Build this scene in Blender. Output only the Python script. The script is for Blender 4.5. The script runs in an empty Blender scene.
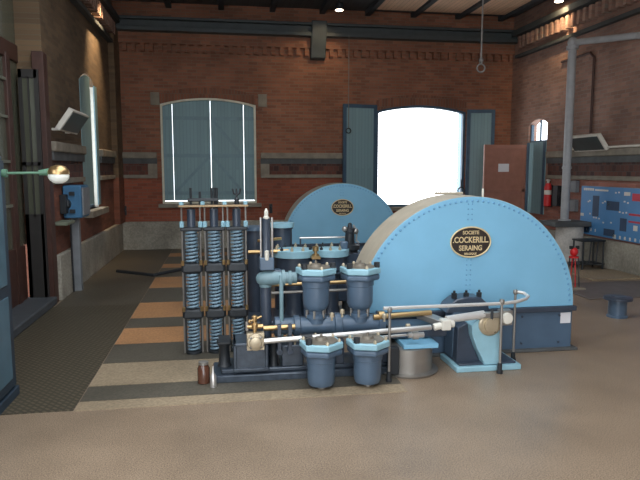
import bpy, bmesh, math, random
from mathutils import Vector, Matrix
random.seed(7)
PI = math.pi
scene = bpy.context.scene
COL = scene.collection

# ------------------------------------------------------------ materials
def lin(c):
    return tuple(((v/255)/12.92 if v/255 <= .04045 else ((v/255+.055)/1.055)**2.4) for v in c)

def base_mat(name):
    m = bpy.data.materials.new(name); m.use_nodes = True
    nt = m.node_tree
    b = nt.nodes['Principled BSDF']
    return m, nt, b

def coords(nt, scale=(1, 1, 1), order=None):
    tc = nt.nodes.new('ShaderNodeTexCoord')
    out = tc.outputs['Object']
    if order:
        sp = nt.nodes.new('ShaderNodeSeparateXYZ'); cb = nt.nodes.new('ShaderNodeCombineXYZ')
        nt.links.new(out, sp.inputs[0])
        for i, a in enumerate(order):
            if a is not None: nt.links.new(sp.outputs['XYZ'.index(a)], cb.inputs[i])
        out = cb.outputs[0]
    mp = nt.nodes.new('ShaderNodeMapping'); mp.inputs['Scale'].default_value = scale
    nt.links.new(out, mp.inputs[0])
    return mp.outputs[0]

def mat(name, rgb, rough=.5, metal=0., var=.12, scale=6., bump=0., spec=.5, coat=0.):
    """painted or bare surface with a little procedural wear"""
    m, nt, b = base_mat(name)
    b.inputs['Roughness'].default_value = rough
    b.inputs['Metallic'].default_value = metal
    b.inputs['Specular IOR Level'].default_value = spec
    b.inputs['Coat Weight'].default_value = coat
    n = nt.nodes.new('ShaderNodeTexNoise'); n.inputs['Scale'].default_value = scale; n.inputs['Detail'].default_value = 6
    nt.links.new(coords(nt), n.inputs['Vector'])
    r = nt.nodes.new('ShaderNodeValToRGB')
    c = lin(rgb)
    r.color_ramp.elements[0].position = .3; r.color_ramp.elements[1].position = .7
    r.color_ramp.elements[0].color = tuple(v*(1-var) for v in c)+(1,)
    r.color_ramp.elements[1].color = tuple(min(1, v*(1+var)) for v in c)+(1,)
    nt.links.new(n.outputs['Fac'], r.inputs[0]); nt.links.new(r.outputs[0], b.inputs['Base Color'])
    if bump:
        bp = nt.nodes.new('ShaderNodeBump'); bp.inputs['Strength'].default_value = bump; bp.inputs['Distance'].default_value = .01
        nt.links.new(n.outputs['Fac'], bp.inputs['Height']); nt.links.new(bp.outputs[0], b.inputs['Normal'])
    return m

def brick_mat(name, order, c1, c2, mortar, w=.23, h=.075, rough=.85, low=None):
    m, nt, b = base_mat(name)
    b.inputs['Roughness'].default_value = rough
    br = nt.nodes.new('ShaderNodeTexBrick')
    br.inputs['Scale'].default_value = 1
    br.inputs['Brick Width'].default_value = w; br.inputs['Row Height'].default_value = h
    br.inputs['Mortar Size'].default_value = .007; br.inputs['Mortar Smooth'].default_value = .3; br.inputs['Bias'].default_value = -.1
    br.inputs['Color1'].default_value = lin(c1)+(1,); br.inputs['Color2'].default_value = lin(c2)+(1,); br.inputs['Mortar'].default_value = lin(mortar)+(1,)
    v = coords(nt, order=order)
    nt.links.new(v, br.inputs['Vector'])
    n = nt.nodes.new('ShaderNodeTexNoise'); n.inputs['Scale'].default_value = .9; n.inputs['Detail'].default_value = 5
    nt.links.new(v, n.inputs['Vector'])
    mr = nt.nodes.new('ShaderNodeMapRange'); mr.inputs['From Min'].default_value = .3; mr.inputs['From Max'].default_value = .7
    mr.inputs['To Min'].default_value = .72; mr.inputs['To Max'].default_value = 1.2
    nt.links.new(n.outputs['Fac'], mr.inputs[0])
    mx = nt.nodes.new('ShaderNodeMix'); mx.data_type = 'RGBA'; mx.blend_type = 'MULTIPLY'; mx.inputs['Factor'].default_value = 1
    nt.links.new(br.outputs['Color'], mx.inputs['A']); nt.links.new(mr.outputs[0], mx.inputs['B'])
    res = mx.outputs['Result']
    if low:        # a dado of redder brick up to the stone band
        sp = nt.nodes.new('ShaderNodeSeparateXYZ'); nt.links.new(v, sp.inputs[0])
        lt = nt.nodes.new('ShaderNodeMath'); lt.operation = 'LESS_THAN'; lt.inputs[1].default_value = 1.8; nt.links.new(sp.outputs['Y'], lt.inputs[0])
        m2 = nt.nodes.new('ShaderNodeMix'); m2.data_type = 'RGBA'; m2.blend_type = 'MULTIPLY'; m2.inputs['B'].default_value = low+(1,)
        nt.links.new(lt.outputs[0], m2.inputs['Factor']); nt.links.new(res, m2.inputs['A']); res = m2.outputs['Result']
    nt.links.new(res, b.inputs['Base Color'])
    bp = nt.nodes.new('ShaderNodeBump'); bp.inputs['Strength'].default_value = .5; bp.inputs['Distance'].default_value = .01; bp.invert = True
    nt.links.new(br.outputs['Fac'], bp.inputs['Height']); nt.links.new(bp.outputs[0], b.inputs['Normal'])
    return m

def plank_mat(name, rgb, order, width=.12, rough=.6, var=.15, dark=.45):
    m, nt, b = base_mat(name); b.inputs['Roughness'].default_value = rough
    br = nt.nodes.new('ShaderNodeTexBrick'); c = lin(rgb)
    br.inputs['Scale'].default_value = 1; br.inputs['Brick Width'].default_value = 4.; br.inputs['Row Height'].default_value = width
    br.inputs['Mortar Size'].default_value = .004
    br.inputs['Color1'].default_value = tuple(v*(1-var) for v in c)+(1,); br.inputs['Color2'].default_value = tuple(v*(1+var) for v in c)+(1,)
    br.inputs['Mortar'].default_value = tuple(v*dark for v in c)+(1,)
    nt.links.new(coords(nt, order=order), br.inputs['Vector']); nt.links.new(br.outputs['Color'], b.inputs['Base Color'])
    return m

def floor_mat(name, c1, c2, rough, fine=90., stain=.75):
    m, nt, b = base_mat(name); b.inputs['Roughness'].default_value = rough
    v = coords(nt)
    n = nt.nodes.new('ShaderNodeTexNoise'); n.inputs['Scale'].default_value = fine; n.inputs['Detail'].default_value = 3
    nt.links.new(v, n.inputs['Vector'])
    r = nt.nodes.new('ShaderNodeValToRGB'); r.color_ramp.elements[0].position = .35; r.color_ramp.elements[1].position = .65
    r.color_ramp.elements[0].color = lin(c1)+(1,); r.color_ramp.elements[1].color = lin(c2)+(1,)
    nt.links.new(n.outputs['Fac'], r.inputs[0])
    n2 = nt.nodes.new('ShaderNodeTexNoise'); n2.inputs['Scale'].default_value = 1.3; n2.inputs['Detail'].default_value = 8; n2.inputs['Roughness'].default_value = .65
    nt.links.new(v, n2.inputs['Vector'])
    mr = nt.nodes.new('ShaderNodeMapRange'); mr.inputs['From Min'].default_value = .3; mr.inputs['From Max'].default_value = .6
    mr.inputs['To Min'].default_value = stain; mr.inputs['To Max'].default_value = 1.05
    nt.links.new(n2.outputs['Fac'], mr.inputs[0])
    mx = nt.nodes.new('ShaderNodeMix'); mx.data_type = 'RGBA'; mx.blend_type = 'MULTIPLY'; mx.inputs['Factor'].default_value = 1
    nt.links.new(r.outputs[0], mx.inputs['A']); nt.links.new(mr.outputs[0], mx.inputs['B'])
    nt.links.new(mx.outputs['Result'], b.inputs['Base Color'])
    mr2 = nt.nodes.new('ShaderNodeMapRange'); mr2.inputs['To Min'].default_value = rough-.12; mr2.inputs['To Max'].default_value = rough+.12
    nt.links.new(n2.outputs['Fac'], mr2.inputs[0]); nt.links.new(mr2.outputs[0], b.inputs['Roughness'])
    bp = nt.nodes.new('ShaderNodeBump'); bp.inputs['Strength'].default_value = .15; bp.inputs['Distance'].default_value = .003
    nt.links.new(n.outputs['Fac'], bp.inputs['Height']); nt.links.new(bp.outputs[0], b.inputs['Normal'])
    return m

def checker_plate_mat(name, rgb):
    """steel tread plate with raised diagonal lozenges"""
    m, nt, b = base_mat(name); b.inputs['Roughness'].default_value = .5; b.inputs['Metallic'].default_value = .25
    v = coords(nt, scale=(1, 1, 1))
    rot = v.node; rot.inputs['Rotation'].default_value = (0, 0, PI/4)
    br = nt.nodes.new('ShaderNodeTexBrick'); br.inputs['Scale'].default_value = 1
    br.inputs['Brick Width'].default_value = .075; br.inputs['Row Height'].default_value = .045; br.inputs['Mortar Size'].default_value = .012
    c = lin(rgb)
    br.inputs['Color1'].default_value = tuple(v_*1.25 for v_ in c)+(1,); br.inputs['Color2'].default_value = c+(1,); br.inputs['Mortar'].default_value = tuple(v_*.55 for v_ in c)+(1,)
    nt.links.new(v, br.inputs['Vector']); nt.links.new(br.outputs['Color'], b.inputs['Base Color'])
    bp = nt.nodes.new('ShaderNodeBump'); bp.inputs['Strength'].default_value = .5; bp.inputs['Distance'].default_value = .004; bp.invert = True
    nt.links.new(br.outputs['Fac'], bp.inputs['Height']); nt.links.new(bp.outputs[0], b.inputs['Normal'])
    return m

def glow_mat(name, rgb, strength):
    m, nt, b = base_mat(name)
    b.inputs['Base Color'].default_value = lin(rgb)+(1,)
    b.inputs['Emission Color'].default_value = lin(rgb)+(1,); b.inputs['Emission Strength'].default_value = strength
    return m

def pane_mat(name, tint, mixf):
    """thin window glass: mostly clear, some gloss and dirt"""
    m = bpy.data.materials.new(name); m.use_nodes = True; nt = m.node_tree; nt.nodes.clear()
    o = nt.nodes.new('ShaderNodeOutputMaterial'); t = nt.nodes.new('ShaderNodeBsdfTransparent'); g = nt.nodes.new('ShaderNodeBsdfPrincipled')
    g.inputs['Base Color'].default_value = lin(tint)+(1,); g.inputs['Roughness'].default_value = .15
    n = nt.nodes.new('ShaderNodeTexNoise'); n.inputs['Scale'].default_value = 3
    mr = nt.nodes.new('ShaderNodeMapRange'); mr.inputs['To Min'].default_value = max(0, mixf-.08); mr.inputs['To Max'].default_value = min(1, mixf+.08)
    mx = nt.nodes.new('ShaderNodeMixShader')
    nt.links.new(n.outputs['Fac'], mr.inputs[0]); nt.links.new(mr.outputs[0], mx.inputs[0])
    nt.links.new(t.outputs[0], mx.inputs[1]); nt.links.new(g.outputs[0], mx.inputs[2]); nt.links.new(mx.outputs[0], o.inputs[0])
    return m

M = {}
M['brick_back'] = brick_mat('red brick back', 'XZ', (150, 98, 74), (122, 80, 62), (128, 108, 90), low=(1.1, .78, .74))
M['brick_left'] = brick_mat('olive brown brick left', 'YZ', (112, 90, 66), (90, 72, 54), (100, 88, 70), low=(1.35, .74, .78))
M['brick_side'] = brick_mat('brick right paled for haze', 'YZ', (158, 122, 106), (132, 102, 90), (142, 126, 114), low=(1.1, .8, .78))  # paler, greyer brick: haze over the right wall is put into the colour
M['girder_dark'] = mat('dark moulded cornice', (62, 66, 66), .7)
M['rivet'] = mat('blue rivet heads', (104, 158, 196), .4)
M['door_sill'] = mat('dark door step', (70, 74, 78), .6)
M['brick_pattern'] = brick_mat('patterned brick frieze', 'XZ', (110, 66, 54), (62, 44, 42), (92, 78, 68), w=.13, h=.13)
M['brick_pattern_side'] = brick_mat('patterned brick frieze side', 'YZ', (100, 64, 54), (58, 42, 42), (84, 74, 68), w=.13, h=.13)
M['brick_arch'] = brick_mat('upright arch bricks', 'XZ', (138, 88, 66), (112, 74, 58), (116, 98, 82), w=.075, h=.24)
M['stone'] = mat('grey stone', (134, 126, 112), .8, var=.2, scale=5, bump=.2)
M['stone_dark'] = mat('weathered blue stone', (82, 84, 84), .8, var=.2, scale=5, bump=.2)
M['render'] = floor_mat('stained cement render', (150, 145, 132), (172, 166, 152), .85, 25, .55)
M['floor'] = floor_mat('brown granolithic floor', (106, 88, 71), (166, 146, 124), .34, 110, .76)
M['floor_dark'] = floor_mat('dark left floor', (78, 72, 60), (100, 92, 78), .5, 40, .65)  # darker speckled colour than the main floor
M['slab_tan'] = floor_mat('tan floor slab', (138, 122, 100), (166, 148, 122), .5, 40, .75)
M['slab_rust'] = floor_mat('rust brown floor slab', (166, 120, 82), (190, 142, 98), .5, 40, .75)
M['slab_grey'] = floor_mat('dark grey floor slab', (80, 76, 66), (98, 92, 80), .5, 40, .75)
M['tread'] = checker_plate_mat('steel tread plate', (98, 90, 74))
M['plate_grey'] = mat('grey steel floor plate', (112, 104, 100), .55, .1)
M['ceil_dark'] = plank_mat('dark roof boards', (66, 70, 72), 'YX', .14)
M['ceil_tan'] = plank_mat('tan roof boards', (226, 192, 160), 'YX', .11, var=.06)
M['joist'] = mat('dark roof timber', (52, 58, 62), .7)
M['girder'] = mat('grey green girder', (66, 74, 76), .6)
M['shutter'] = plank_mat('blue green shutter boards', (124, 154, 160), 'ZX', .085, var=.05, dark=.7)
M['shutter_side'] = plank_mat('blue green shutter boards side', (124, 154, 160), 'ZY', .085, var=.05, dark=.7)
M['shutter_rail'] = mat('blue green shutter rail', (112, 142, 150), .5)
M['navy_frame'] = mat('navy window frame', (58, 84, 104), .5)
M['cream_frame'] = mat('cream window frame', (206, 202, 182), .6)
M['wood_brown'] = mat('brown stained wood', (72, 46, 38), .5, var=.2)
M['wood_door'] = mat('red brown door panel', (160, 112, 96), .55, var=.1)
M['paper'] = mat('white paper', (225, 225, 228), .8, var=.03)
M['leaf_dark'] = mat('dark door leaf paint', (48, 46, 44), .5)
M['muntin'] = mat('pale glazing bar', (120, 122, 108), .5)
M['glass_dirty'] = pane_mat('dirty grey glass', (92, 94, 80), .95)
M['glass_clear'] = pane_mat('clear window glass', (220, 225, 230), .06)
M['pale_blue'] = mat('pale blue paint', (128, 184, 214), .38, var=.05, scale=2.5, coat=.15)
M['pale_teal'] = mat('pale teal paint', (146, 188, 202), .42, var=.1)
M['rim'] = mat('dull brown grey rim paint', (176, 166, 148), .5, var=.1)
M['elbow'] = mat('worn grey teal paint', (116, 144, 152), .4, var=.2)
M['cover_grey'] = mat('oily cover grey', (126, 118, 106), .45, .3, var=.2)
M['brass_dull'] = mat('dull brass bar', (158, 134, 104), .5, .5, var=.15)
M['slate'] = mat('slate blue enamel', (80, 100, 120), .34, var=.1, coat=.2)
M['slate_dark'] = mat('dark slate enamel', (58, 68, 82), .35, var=.15, coat=.2)
M['navy_base'] = mat('blue grey steel base', (78, 100, 122), .45, var=.06)
M['black'] = mat('black iron', (44, 48, 52), .45, .2, var=.2)
M['bed'] = mat('oily grey casting', (66, 76, 88), .3, .3, var=.25, scale=14, coat=.3)
M['steel'] = mat('polished steel', (208, 206, 202), .28, .75, var=.05)
M['steel_dull'] = mat('dull steel', (158, 154, 148), .42, .7, var=.1)
M['bright_steel'] = mat('bright machined steel', (214, 212, 208), .3, .35, var=.05)
M['brass'] = mat('brass', (198, 166, 118), .32, .9, var=.1)
M['pewter'] = mat('pale cast brass', (196, 182, 156), .4, .6, var=.12)
M['spring'] = mat('blue grey coil spring', (120, 146, 162), .35, .0, var=.15)
M['plaque'] = mat('dark brown plaque enamel', (52, 44, 40), .4, var=.1)
M['gold'] = mat('gold lettering', (226, 204, 158), .45, .2, var=.05)
M['white'] = mat('white enamel', (216, 212, 200), .5, var=.05)
M['cable_grey'] = mat('grey conduit', (124, 128, 132), .5)
M['box_blue'] = mat('blue switch box', (62, 112, 150), .45)
M['cab_blue'] = mat('dull blue cabinet panel', (78, 108, 124), .45)
M['cab_frame'] = mat('dark blue cabinet frame', (42, 58, 72), .45)
M['green_pipe'] = mat('green lamp arm', (96, 136, 112), .45)
M['red'] = mat('red paint', (206, 40, 42), .4)
M['mural'] = mat('blue display board', (80, 138, 190), .5, var=.12, scale=1.5)
M['mural_dark'] = mat('dark print and painted shadow', (52, 72, 98), .6)  # serves printed motifs and one painted shadow
M['mural_red'] = mat('red print', (196, 62, 78), .6)
M['pipe_grey'] = mat('grey painted pipe', (164, 166, 168), .5, var=.1)
M['concrete'] = floor_mat('pale concrete drum', (196, 192, 184), (214, 208, 200), .8, 25, .65)
M['rope'] = mat('grey rope', (128, 124, 120), .9)
M['dark_face'] = mat('dark lamp face', (62, 76, 76), .3)
M['jar_glass'] = mat('brown jar glass', (92, 58, 44), .08, var=.1, coat=.6)
M['green_wood'] = mat('grey green board', (116, 122, 104), .6)
M['globe'] = glow_mat('lit lamp globe', (236, 240, 232), .22)
M['lamp_hot'] = glow_mat('hot lamp glass', (255, 236, 205), 14)

# ------------------------------------------------------------ mesh building
class MB:
    def __init__(s): s.bm = bmesh.new()
    def box(s, x0, x1, y0, y1, z0, z1, rot=None, piv=None):
        v = [s.bm.verts.new((x, y, z)) for z in (z0, z1) for (x, y) in ((x0, y0), (x1, y0), (x1, y1), (x0, y1))]
        for f in ((3, 2, 1, 0), (4, 5, 6, 7), (0, 1, 5, 4), (1, 2, 6, 5), (2, 3, 7, 6), (3, 0, 4, 7)):
            s.bm.faces.new([v[i] for i in f])
        if rot is not None:
            p = Vector(piv if piv else ((x0+x1)/2, (y0+y1)/2, (z0+z1)/2))
            for q in v: q.co = p + rot @ (q.co-p)
        return s
    def rings(s, rings, cap0=True, cap1=True, closed=False):
        rs = [[s.bm.verts.new(p) for p in r] for r in rings]
        n = len(rs[0]); m = len(rs)
        for i in range(m if closed else m-1):
            a, b = rs[i], rs[(i+1) % m]
            for j in range(n):
                s.bm.faces.new((a[j], a[(j+1) % n], b[(j+1) % n], b[j]))
        if not closed:
            if cap0: s.bm.faces.new(list(reversed(rs[0])))
            if cap1: s.bm.faces.new(rs[-1])
        return s
    def lathe(s, c, prof, n=32, axis='Z', ph=0.):
        """profile [(r, h)...] turned about an axis through c"""
        R = []
        for r, h in prof:
            ring = []
            for k in range(n):
                a = 2*PI*k/n+ph
                u, w = max(r, 1e-4)*math.cos(a), max(r, 1e-4)*math.sin(a)
                p = {'Z': (u, w, h), 'Y': (u, h, -w), 'X': (h, u, w)}[axis]
                ring.append((c[0]+p[0], c[1]+p[1], c[2]+p[2]))
            R.append(ring)
        return s.rings(R)
    def cyl(s, p0, p1, r0, r1=None, n=16):
        return s.tube([p0, p1], r0, n, r1)
    def tube(s, pts, r, n=10, r1=None, closed=False):
        P = [Vector(p) for p in pts]; R = []
        m = len(P)
        t0 = (P[1]-P[0]).normalized()
        up = Vector((0, 0, 1)) if abs(t0.z) < .9 else Vector((1, 0, 0))
        nrm = t0.cross(up).normalized()
        for i, p in enumerate(P):
            if closed: t = (P[(i+1) % m]-P[i-1]).normalized()
            else: t = ((P[min(i+1, m-1)]-P[i]).normalized() + (P[i]-P[max(i-1, 0)]).normalized()).normalized()
            nrm = (nrm - t*nrm.dot(t)).normalized(); bn = t.cross(nrm)
            rr = r if r1 is None else r+(r1-r)*i/(m-1)
            R.append([p+(nrm*math.cos(2*PI*k/n)+bn*math.sin(2*PI*k/n))*rr for k in range(n)])
        return s.rings(R, closed=closed)
    def prism(s, poly, axis, a0, a1):
        """outline in a plane, pushed along axis from a0 to a1"""
        def put(u, w, a): return {'X': (a, u, w), 'Y': (u, a, w), 'Z': (u, w, a)}[axis]
        return s.rings([[put(u, w, a0) for u, w in poly], [put(u, w, a1) for u, w in poly]])
    def ball(s, c, r, sc=(1, 1, 1), n=16):
        return s.lathe((0, 0, 0), [(r*math.sin(PI*i/10), -r*math.cos(PI*i/10)) for i in range(11)], n) if False else s._ball(c, r, sc, n)
    def _ball(s, c, r, sc, n):
        R = []
        for i in range(1, 10):
            a = PI*i/10
            R.append([(c[0]+sc[0]*r*math.sin(a)*math.cos(2*PI*k/n), c[1]+sc[1]*r*math.sin(a)*math.sin(2*PI*k/n), c[2]-sc[2]*r*math.cos(a)) for k in range(n)])
        return s.rings(R)

def finish(mb, name, m, parent=None, bevel=0., off=(0, 0, 0), ang=35):
    bm = mb.bm
    bmesh.ops.recalc_face_normals(bm, faces=bm.faces)
    for v in bm.verts: v.co -= Vector(off)
    me = bpy.data.meshes.new(name); bm.to_mesh(me); bm.free()
    me.materials.append(m)
    if ang:
        me.shade_smooth(); me.set_sharp_from_angle(angle=math.radians(ang))
    o = bpy.data.objects.new(name, me); COL.objects.link(o)
    if parent is not None: o.parent = parent
    if bevel:
        b = o.modifiers.new('bevel', 'BEVEL'); b.width = bevel; b.segments = 2; b.limit_method = 'ANGLE'; b.angle_limit = math.radians(40)
    return o

def root_off(o):
    while o.parent is not None: o = o.parent
    return o.location.copy()

def thing(name, label, cat, loc, group=None):
    o = bpy.data.objects.new(name, None); COL.objects.link(o); o.location = loc; o.empty_display_size = .1
    o['label'] = label; o['category'] = cat
    if group: o['group'] = group
    return o

def part(name, mb, m, parent, bevel=0., label=None, ang=35):
    o = finish(mb, name, m, parent, bevel, root_off(parent), ang)
    if label: o['label'] = label
    return o

def solo(name, mb, m, label, cat, group=None, bevel=0.):
    vs = [v.co for v in mb.bm.verts]
    lo = [min(v[i] for v in vs) for i in range(3)]; hi = [max(v[i] for v in vs) for i in range(3)]
    loc = Vector(((lo[0]+hi[0])/2, (lo[1]+hi[1])/2, lo[2]))
    o = finish(mb, name, m, None, bevel, loc); o.location = loc
    o['label'] = label; o['category'] = cat
    if group: o['group'] = group
    return o

def struct(name, mb, m, parent=None, bevel=0.):
    o = finish(mb, name, m, parent, bevel, ang=0 if name.startswith('wall') else 35)
    if parent is None: o['kind'] = 'structure'
    return o

def copy_tree(o, parent=None):
    c = o.copy(); COL.objects.link(c)
    if parent is not None: c.parent = parent
    for ch in list(o.children): copy_tree(ch, c)
    return c

def text_part(txt, size, x, z, y, m, parent, name='lettering', sx=1.):
    cu = bpy.data.curves.new(name, 'FONT'); cu.body = txt; cu.size = size; cu.align_x = 'CENTER'; cu.align_y = 'CENTER'; cu.extrude = .0015; cu.offset = size*.02
    t = bpy.data.objects.new('tmp', cu); COL.objects.link(t)
    bpy.context.view_layer.update()
    me = bpy.data.meshes.new_from_object(t.evaluated_get(bpy.context.evaluated_depsgraph_get()))
    bpy.data.objects.remove(t)
    me.materials.clear(); me.materials.append(m)
    off = root_off(parent)
    me.transform(Matrix.Translation(Vector((x, y, z))-off) @ Matrix.Rotation(PI/2, 4, 'X') @ Matrix.Diagonal((sx, 1, 1, 1)))
    o = bpy.data.objects.new(name, me); COL.objects.link(o); o.parent = parent
    return o

def arch_top(u, u0, u1, zs, rise):
    t = (u-u0)/(u1-u0)*2-1
    return zs+rise*(1-t*t)

def wall_with_holes(u0, u1, z0, z1, holes, put, d0, d1):
    """wall of strips; holes = (u0,u1,zb,zs,rise); put(u,d,z)->xyz"""
    us = {u0, u1}
    for h in holes:
        N = 14
        for k in range(N+1): us.add(h[0]+(h[1]-h[0])*k/N)
    us = sorted(us); mb = MB()
    def hexa(a, b, za0, za1, zb0, zb1):
        v = [mb.bm.verts.new(put(*p)) for p in ((a, d0, za0), (b, d0, zb0), (b, d1, zb0), (a, d1, za0), (a, d0, za1), (b, d0, zb1), (b, d1, zb1), (a, d1, za1))]
        for f in ((3, 2, 1, 0), (4, 5, 6, 7), (0, 1, 5, 4), (1, 2, 6, 5), (2, 3, 7, 6), (3, 0, 4, 7)): mb.bm.faces.new([v[i] for i in f])
    for a, b in zip(us, us[1:]):
        mid = (a+b)/2
        h = [h for h in holes if h[0] < mid < h[1]]
        if not h: hexa(a, b, z0, z1, z0, z1)
        else:
            h = h[0]
            if h[2] > z0: hexa(a, b, z0, h[2], z0, h[2])
            hexa(a, b, arch_top(a, h[0], h[1], h[3], h[4]), z1, arch_top(b, h[0], h[1], h[3], h[4]), z1)
    bmesh.ops.remove_doubles(mb.bm, verts=mb.bm.verts, dist=1e-5)
    return mb

# ------------------------------------------------------------ camera
CH = 2.0; F = 610.
yaw, pit = math.radians(9.067), math.radians(6.639)
cam = bpy.data.cameras.new('camera'); co = bpy.data.objects.new('camera', cam); COL.objects.link(co)
cam.sensor_width = 36; cam.lens = 36*F/640; cam.clip_end = 200
fw = Vector((math.sin(yaw)*math.cos(pit), math.cos(yaw)*math.cos(pit), -math.sin(pit)))
rt = Vector((math.cos(yaw), -math.sin(yaw), 0)); up = rt.cross(fw)
co.matrix_world = Matrix(((rt.x, up.x, -fw.x, 0), (rt.y, up.y, -fw.y, 0), (rt.z, up.z, -fw.z, CH), (0, 0, 0, 1)))
scene.camera = co

# ------------------------------------------------------------ the room
XL, XR, YB, YF, ZC = -2.52, 7.7, 15.66, -3.0, 5.86
W1 = (-1.47, .86, 1.14, 3.58, .16)
W2 = (3.98, 6.42, 1.0, 3.5, .16)
struct('floor', MB().box(XL-.6, XR+.6, YF, YB+.5, -.2, 0), M['floor'])
struct('wall_back', wall_with_holes(XL-.5, XR+.5, 0, 6.4, [W1, W2], lambda u, d, z: (u, d, z), YB, YB+.45), M['brick_back'])
WL = (11.8, 13.25, 1.22, 3.62, .18)        # narrow side window left
DL = (6.6, 9.5, 0., 5.6, .2)             # tall glazed doorway left
SIDE = [(-2.4, .6, .9, 4.2, .5), (1.4, 4.4, .9, 4.2, .5)]      # unseen openings added so daylight comes from the left
struct('wall_left', wall_with_holes(YF, YB, 0, 6.4, [DL, WL]+SIDE, lambda u, d, z: (d, u, z), XL-.5, XL), M['brick_left'])
WR = (13.75, 14.65, .9, 3.1, .12)
struct('wall_right', wall_with_holes(YF, YB, 0, 6.4, [WR], lambda u, d, z: (d, u, z), XR, XR+.22), M['brick_side'])

struct('wall_front', MB().box(2.6, XR+.5, YF-.4, YF, 0, 6.2), M['brick_back'])  # unseen wall, closed only on the right so daylight enters from the left
# ceiling: dark boards, tan boards over the right bay, joists running to the back wall
SK = (-1.6, 3.2, -1.5, 8.5)      # unseen roof opening added to light the floor and cowling tops
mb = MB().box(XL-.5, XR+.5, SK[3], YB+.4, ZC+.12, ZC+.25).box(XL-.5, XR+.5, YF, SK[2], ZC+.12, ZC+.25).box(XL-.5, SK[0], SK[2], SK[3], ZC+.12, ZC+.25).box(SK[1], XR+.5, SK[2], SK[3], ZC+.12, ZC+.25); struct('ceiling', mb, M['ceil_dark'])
for i, x in enumerate((-1.2, .05, 1.3, 2.55, 3.72, 4.92, 6.12, 7.3)):
    struct('trim_joist', MB().box(x-.065, x+.065, YF, YB, ZC+.0, ZC+.12), M['joist'])
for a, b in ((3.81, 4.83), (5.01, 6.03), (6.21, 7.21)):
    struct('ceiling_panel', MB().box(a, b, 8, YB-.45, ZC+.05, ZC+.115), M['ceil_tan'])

# back wall dressings
def band(n, x0, x1, end_l, end_r):
    struct('trim_%d' % n, MB().box(x0, x1, YB-.10, YB+.01, 2.26, 2.41), M['stone'], bevel=.02)
    struct('trim_%d' % (n+1), MB().box(x0, x1, YB-.06, YB+.01, 2.13, 2.26), M['stone_dark'])
    struct('trim_%d' % (n+2), MB().box(x0, x1, YB-.02, YB+.01, 1.86, 2.13), M['brick_pattern'])
    struct('trim_%d' % (n+3), MB().box(x0, x1, YB-.06, YB+.01, 1.77, 1.86), M['stone'], bevel=.01)
    for k, (on, xa, xb) in enumerate(((end_l, x0, x0+.22), (end_r, x1-.22, x1))):
        if on: struct('trim_%d' % (n+4+k), MB().box(xa, xb, YB-.05, YB+.01, 1.86, 2.13), M['stone'])
band(1, XL, -1.58, 0, 1); band(11, .97, 3.5, 1, 0); band(21, 6.9, XR, 0, 0)
struct('baseboard_back', MB().box(XL, XR, YB-.09, YB+.01, 0, .70), M['render'], bevel=.015)
for k, x in enumerate((-1.66, .96)):
    struct('trim_%d' % (31+k), MB().box(x-.03, x+.18, YB-.06, YB+.01, 3.55, 3.86), M['stone'])
# segmental brick arches over the windows
for k, w in enumerate((W1, W2)):
    a = MB(); N = 14; xs = [w[0]+(w[1]-w[0])*i/N for i in range(N+1)]
    outl = [(x, arch_top(x, w[0], w[1], w[3], w[4])) for x in xs]+[(x, arch_top(x, w[0], w[1], w[3], w[4])+.26) for x in reversed(xs)]
    struct('trim_%d' % (35+k), a.prism(outl, 'Y', YB-.02, YB+.01), M['brick_arch'])
# girder along the top of the back wall and brick corbelling beneath it
struct('trim_37', MB().box(XL, XR, YB-.32, YB, 5.26, 5.36).box(XL, XR, YB-.22, YB, 5.36, 5.52).box(XL, XR, YB-.34, YB, 5.52, 5.58), M['girder'], bevel=.01)
c = MB()
x = XL
while x < XR:
    c.box(x, x+.1, YB-.09, YB+.01, 4.82, 5.0); x += .21
c.box(XL, XR, YB-.1, YB+.01, 5.0, 5.26)
struct('trim_38', c, M['brick_back'])
b = MB().prism([(YB, 4.72), (YB-.16, 4.76), (YB-.2, 5.0), (YB-.38, 5.36), (YB-.38, 5.62), (YB, 5.62)], 'X', 2.24, 2.62)
struct('trim_39', b, M['girder'], bevel=.02)

# side wall dressings
def side_band(side, n, y0, y1):
    X = XL if side == 'left' else XR; s = 1 if side == 'left' else -1
    def bx(d, z0, z1, m, k, bv=0.):
        a, e = sorted((X-.01*s, X+d*s))
        struct('trim_%d' % (n+k), MB().box(a, e, y0, y1, z0, z1), m, bevel=bv)
    bx(.10, 2.26, 2.41, M['stone'], 0, .02); bx(.06, 2.13, 2.26, M['stone_dark'], 1)
    mp = M['brick_pattern_side']
    bx(.02, 1.86, 2.13, mp, 2); bx(.06, 1.77, 1.86, M['stone'], 3, .01)
side_band('left', 41, 9.65, 11.72); side_band('left', 46, 13.32, YB)
side_band('right', 51, YF, 13.62); side_band('right', 56, 14.75, YB)
struct('baseboard_left', MB().box(XL-.01, XL+.08, 9.66, YB-.08, 0, .70), M['render'], bevel=.015)
struct('baseboard_right', MB().box(XR-.08, XR+.01, YF, YB-.08, 0, .58), M['render'], bevel=.015)
for side, n in (('left', 61), ('right', 63)):
    X = XL if side == 'left' else XR; s = 1 if side == 'left' else -1
    a, e = sorted((X-.01*s, X+.22*s)); c = MB().box(a, e, YF, YB-.33, 5.4, 5.54)
    a, e = sorted((X-.01*s, X+.12*s)); c.box(a, e, YF, YB-.33, 4.86, 4.94)
    struct('trim_%d' % n, c, M['girder_dark'], bevel=.01)
    c = MB(); y = 6.
    a, e = sorted((X-.01*s, X+.15*s))
    while y < YB-.5:
        c.box(a, e, y, y+.10, 5.08, 5.36); y += .22
    struct('trim_%d' % (n+1), c, M['brick_side'])
# brick piers in the back corners
struct('wall_pier', MB().box(XL, XL+.13, 14.9, YB, .70, 5.3), M['brick_left'])

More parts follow.
